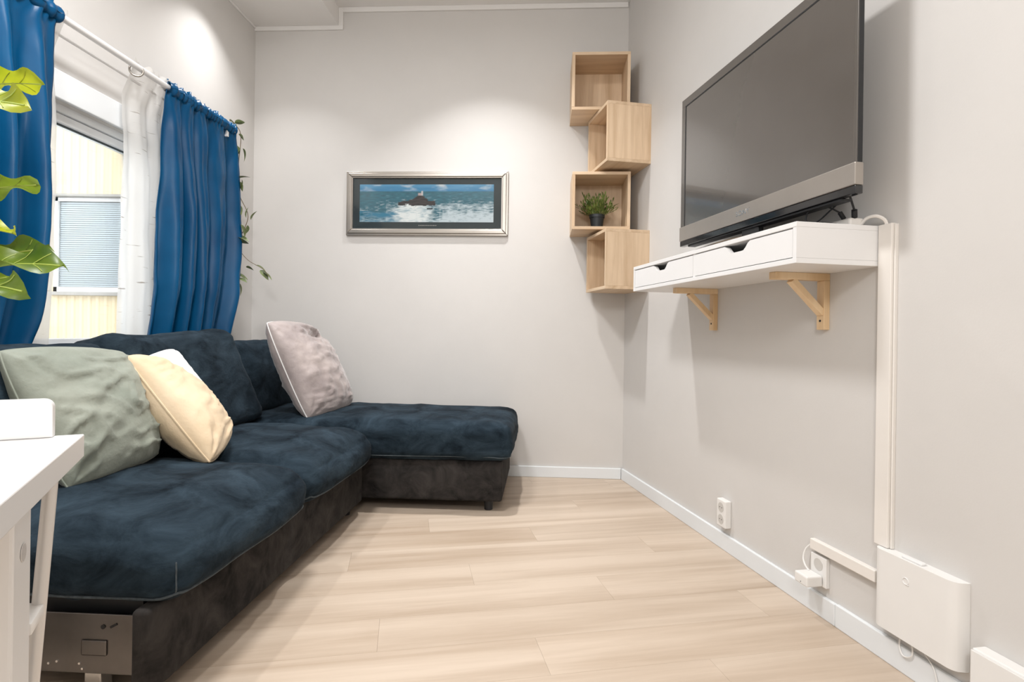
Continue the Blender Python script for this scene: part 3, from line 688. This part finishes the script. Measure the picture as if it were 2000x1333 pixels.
# cable ducts
dk = on_right('cable_duct', 'tall white cable duct running down from the shelf end', 'cable duct', .1135, .331)
MB().box(-.0235, .0235, 0, .018, 0, .945, .002).build('cover', 'whiteg', dk)
MB().box(-.030, -.0245, 0, .010, 0, .942, .001).build('side_channel', 'whiteg', dk)
dk = on_right('cable_duct', 'short level white cable duct leading to the twin socket', 'cable duct', .265, .214)
MB().box(-.135, .135, 0, .020, 0, .036, .003).build('cover', 'whiteg', dk)
# flat white wall box
rt = on_right('router', 'flat white wall box with a small emblem, above the baseboard', 'router', -.008, .108)
pts = []; hwr, rr = .130, .022
for cx_, cz_, a0 in ((hwr-.012, .012, -90), (hwr-.012, .212, 0), (-hwr+.012, .212, 90), (-hwr+.012, .012, 180)):
    for k in range(5): t = math.radians(a0+k*22.5); pts.append((cx_+.012*math.cos(t), cz_+.012*math.sin(t)))
b = MB()
def shell(u, v):
    x = -hwr+2*hwr*u; e = min(1, (hwr-abs(x))/.03); return V((x, .008+.030*math.sqrt(max(0, 1-(1-e)**2)), .222*v))
m = MB(); N = 40; prof = [(shell(k/N, 0).x, shell(k/N, 0).y) for k in range(N+1)]
m.prism([(-hwr, 0)]+prof+[(hwr, 0)], 0, .222, 'z').build('housing', 'whitep', rt, smooth=True)
MB().box(-.022, .040, .012, .030, .2215, .229, .003).build('top_clip', 'white', rt)
em = MB(); em.tube([V((.009*math.cos(t*.4), .0385, .009*math.sin(t*.4))) for t in range(17)], .0014, n=6, smooth=0).tube([V((-.003, .0385, -.008)), V((-.010, .0385, -.009))], .0014, n=6, smooth=0)
o = em.build('emblem', 'white', rt, smooth=True); o.location = (.017, 0, .166)
cord('white_cable', 'thin white cable loop hanging below the flat wall box', [(.045, .012, .11), (.047, .016, .075), (.03, .02, .055), (.005, .018, .07), (.01, .014, .11)], .0022, 'whitep')
cord('white_cable', 'thin white cable running from the wall box down past the baseboard', [(.0, .012, .112), (-.03, .016, .095), (-.06, .018, .07), (-.075, .02, .02), (-.085, .022, .004)], .0016, 'whitep')
bx = on_right('junction_box', 'white box low on the wall at the picture edge', 'junction box', -.245, .045)
MB().box(-.075, .070, 0, .040, 0, .151, .004).build('housing', 'whitep', bx)
MB().box(-.075, .070, .0402, .044, .004, .147, .002).build('cover', 'whitep', bx)
# sockets
so = on_right('wall_socket', 'white twin wall socket, the empty one under the drawer shelf', 'socket', .932, .105, group='wall sockets')
MB().box(-.034, .034, 0, .030, 0, .118, .004).build('housing', 'whitep', so)
for z in (.033, .085):
    w = MB().cyl((0, .0302, z), (0, .0308, z), .021, n=24).build('well_shade', 'well_shade', so, smooth=True)
    for x in (-.008, .008): MB().cyl((x, .0309, z), (x, .0312, z), .0025, n=8).build('pin_hole', 'blackm', w)
so = on_right('wall_socket', 'white wall socket with a white adapter plugged in', 'socket', .365, .104, group='wall sockets')
MB().box(-.036, .036, 0, .014, 0, .098, .002).build('housing', 'whitep', so)
MB().cyl((.0, .0142, .068), (0, .0150, .068), .020, n=24).build('well_shade', 'well_shade', so, smooth=True)
ad = on_right('plug_adapter', 'boxy white power adapter plugged into the low wall socket', 'adapter', .372, .106)
MB().box(-.030, .032, .0155, .075, 0, .036, .005).build('housing', 'whitep', ad)
MB().cyl((.0, .0752, .010), (0, .0756, .010), .0018, n=8).build('screw', 'blackm', ad)
cord('white_cable', 'white cable looping from the level duct to the adapter', [(.402, .012, .228), (.418, .02, .205), (.42, .028, .175), (.405, .032, .155), (.39, .03, .1425)], .0028, 'whitep')

# ================================================================== FOREGROUND: table and fig plant
TX = V((.477, -.879, 0)).normalized(); TYv = V((-.879, -.477, 0)).normalized()   # along the right edge / along the far edge
tang = math.atan2(TX.y, TX.x)                                                    # local x = towards the camera, local y -> to the right side (edge at y=0, table on -y)
tb = thing('white_table', 'white table with a low upright back panel in the left foreground', 'table', V((-.717, .935, 0)), tang)
MB().box(0, .56, -1.05, 0, .722, .760, .002).build('table_top', 'white', tb)
pts = [(-1.05, 0)]; 
for k in range(7): t = math.radians(90-k*15); pts.append((-.0385-.014+.014*math.cos(t), .062-.014+.014*math.sin(t)))
pts = [(-1.05, 0), (-1.05, .062)]+pts[1:]+[(-.0385, 0)]
o = MB().prism(pts, 0, .018, 'x', .0015).build('back_panel', 'white', tb); o.location = (.002, 0, .7605)
for x0 in (.2196,): pass
leg = MB().box(.2196, .2964, -.10, -.020, 0, .722, .004).build('leg', 'white', tb)
MB().cyl((.258, -.0195, .655), (.258, -.0185, .655), .011, n=20).build('screw', 'alu', leg, smooth=True)
MB().box(.2196, .2964, -1.03, -.95, 0, .722, .004).build('leg', 'white', tb)
inv_t = Matrix.Rotation(-tang, 3, 'Z'); tl = lambda p: inv_t @ (V(p)-tb.location)
tp, tq = V((-.663, .803, .722)), V((-.674, .745, 0)); 
tubeo = MB().tube([tl(tp), tl(tp.lerp(tq, .5)), tl(tq)], .0088, n=16, smooth=2).build('tube_leg', 'alu', tb, smooth=True)
tc_ = tp.lerp(tq, .20); c0 = tl(tc_)
m = MB(); m.cyl((.2196-.004, -.045, c0.z-.05), (.2196-.004, -.045, c0.z+.0), .016, n=16); m.box(c0.x-.004, .2196, -.052, -.018, c0.z-.047, c0.z-.03, .003)
m.build('clip', 'whitep', tb, smooth=True)

fig = thing('fig_plant', 'fiddle-leaf fig with broad yellow-green leaves at the left edge', 'plant', V((-1.34, 1.14, 0)))
MB().lathe([(0, 0), (.10, 0), (.13, .22), (.135, .24), (.12, .24), (.115, .21), (0, .21)]).build('pot', 'terra', fig, smooth=True)
MB().lathe([(0, 0), (.114, 0), (0, .01)]).build('soil', 'soil', fig).location = (0, 0, .208)
MB().tube([V((0, 0, .2)), V((.01, .01, .7)), V((-.01, 0, 1.2)), V((0, .01, 1.62))], .010, n=10).build('trunk', 'stem', fig, smooth=True)
fo = fig.location
def figleaf(base, tip, width, roll, bend=.12, seed=0, mt='fig'):
    base, tip = V(base), V(tip); d = tip-base; L = d.length; x = d.normalized(); up = V((0, 0, 1)); s = x.cross(up).normalized(); n = s.cross(x)
    s2 = s*math.cos(roll)+n*math.sin(roll); n2 = n*math.cos(roll)-s*math.sin(roll)
    def W_(t): return .8*width*(max(0, math.sin(math.pi*t**1.25))**.7)*(.65+.55*t)+.0005
    def fn(u, v):
        c = v*2-1; w = W_(u); rip = .016*math.sin(u*17+seed+(2 if c > 0 else 0))*abs(c)**1.5
        return base+x*(L*u)+s2*(w*c)+n2*(bend*L*math.sin(math.pi*u)+w*.35*abs(c)+rip)-fo
    m = MB(); m.grid(fn, 26, 12); lf = m.build('leaf', mt, fig, smooth=True, auto=False)
    MB().tube([fn(t, .5)+n2*.0008 for t in (0, .2, .4, .6, .8, .97)], .0018, n=6).build('midrib', 'vein', lf, smooth=True)
    m = MB()
    for k in range(5):
        t = .18+k*.15
        for sd in (0, 1): m.tube([fn(t, .5)+n2*.0008, fn(min(.99, t+.07), .5+(.21 if sd else -.21))+n2*.0008, fn(min(.99, t+.11), .5+(.40 if sd else -.40))+n2*.0008], .0009, n=5, smooth=2)
    m.build('side_veins', 'vein', lf)
    MB().tube([V((0, 0, base.z-.05)), (base-fo)*.5+V((0, 0, (base.z-.02)*.5)), base-fo], .003, n=6).build('petiole', 'stem', lf, smooth=True)
YL = 1.16
for (tx, ty), (bx_, by), w, roll, yy, yb_ in (((88, 166), (-120, 205), .055, .35, 1.20, 1.10), ((56, 208), (-130, 250), .065, -.7, 1.08, 1.12), ((78, 362), (-140, 420), .045, .5, 1.2, 1.12), ((32, 458), (-150, 500), .045, -.3, 1.06, 1.12),
        ((102, 486), (-120, 560), .045, .55, 1.24, 1.12), ((127, 521), (-110, 575), .066, -.55, 1.13, 1.12), ((52, 572), (-130, 600), .05, -.6, 1.02, 1.1), ((-60, 300), (-260, 330), .06, .2, .95, 1.12), ((-200, 120), (-150, 220), .06, .2, 1.3, 1.14)):
    figleaf(atY(bx_, by, yb_), atY(tx, ty, yy), w, roll, seed=tx*.1, mt='figy' if ty < 300 or ty == 458 else 'fig')
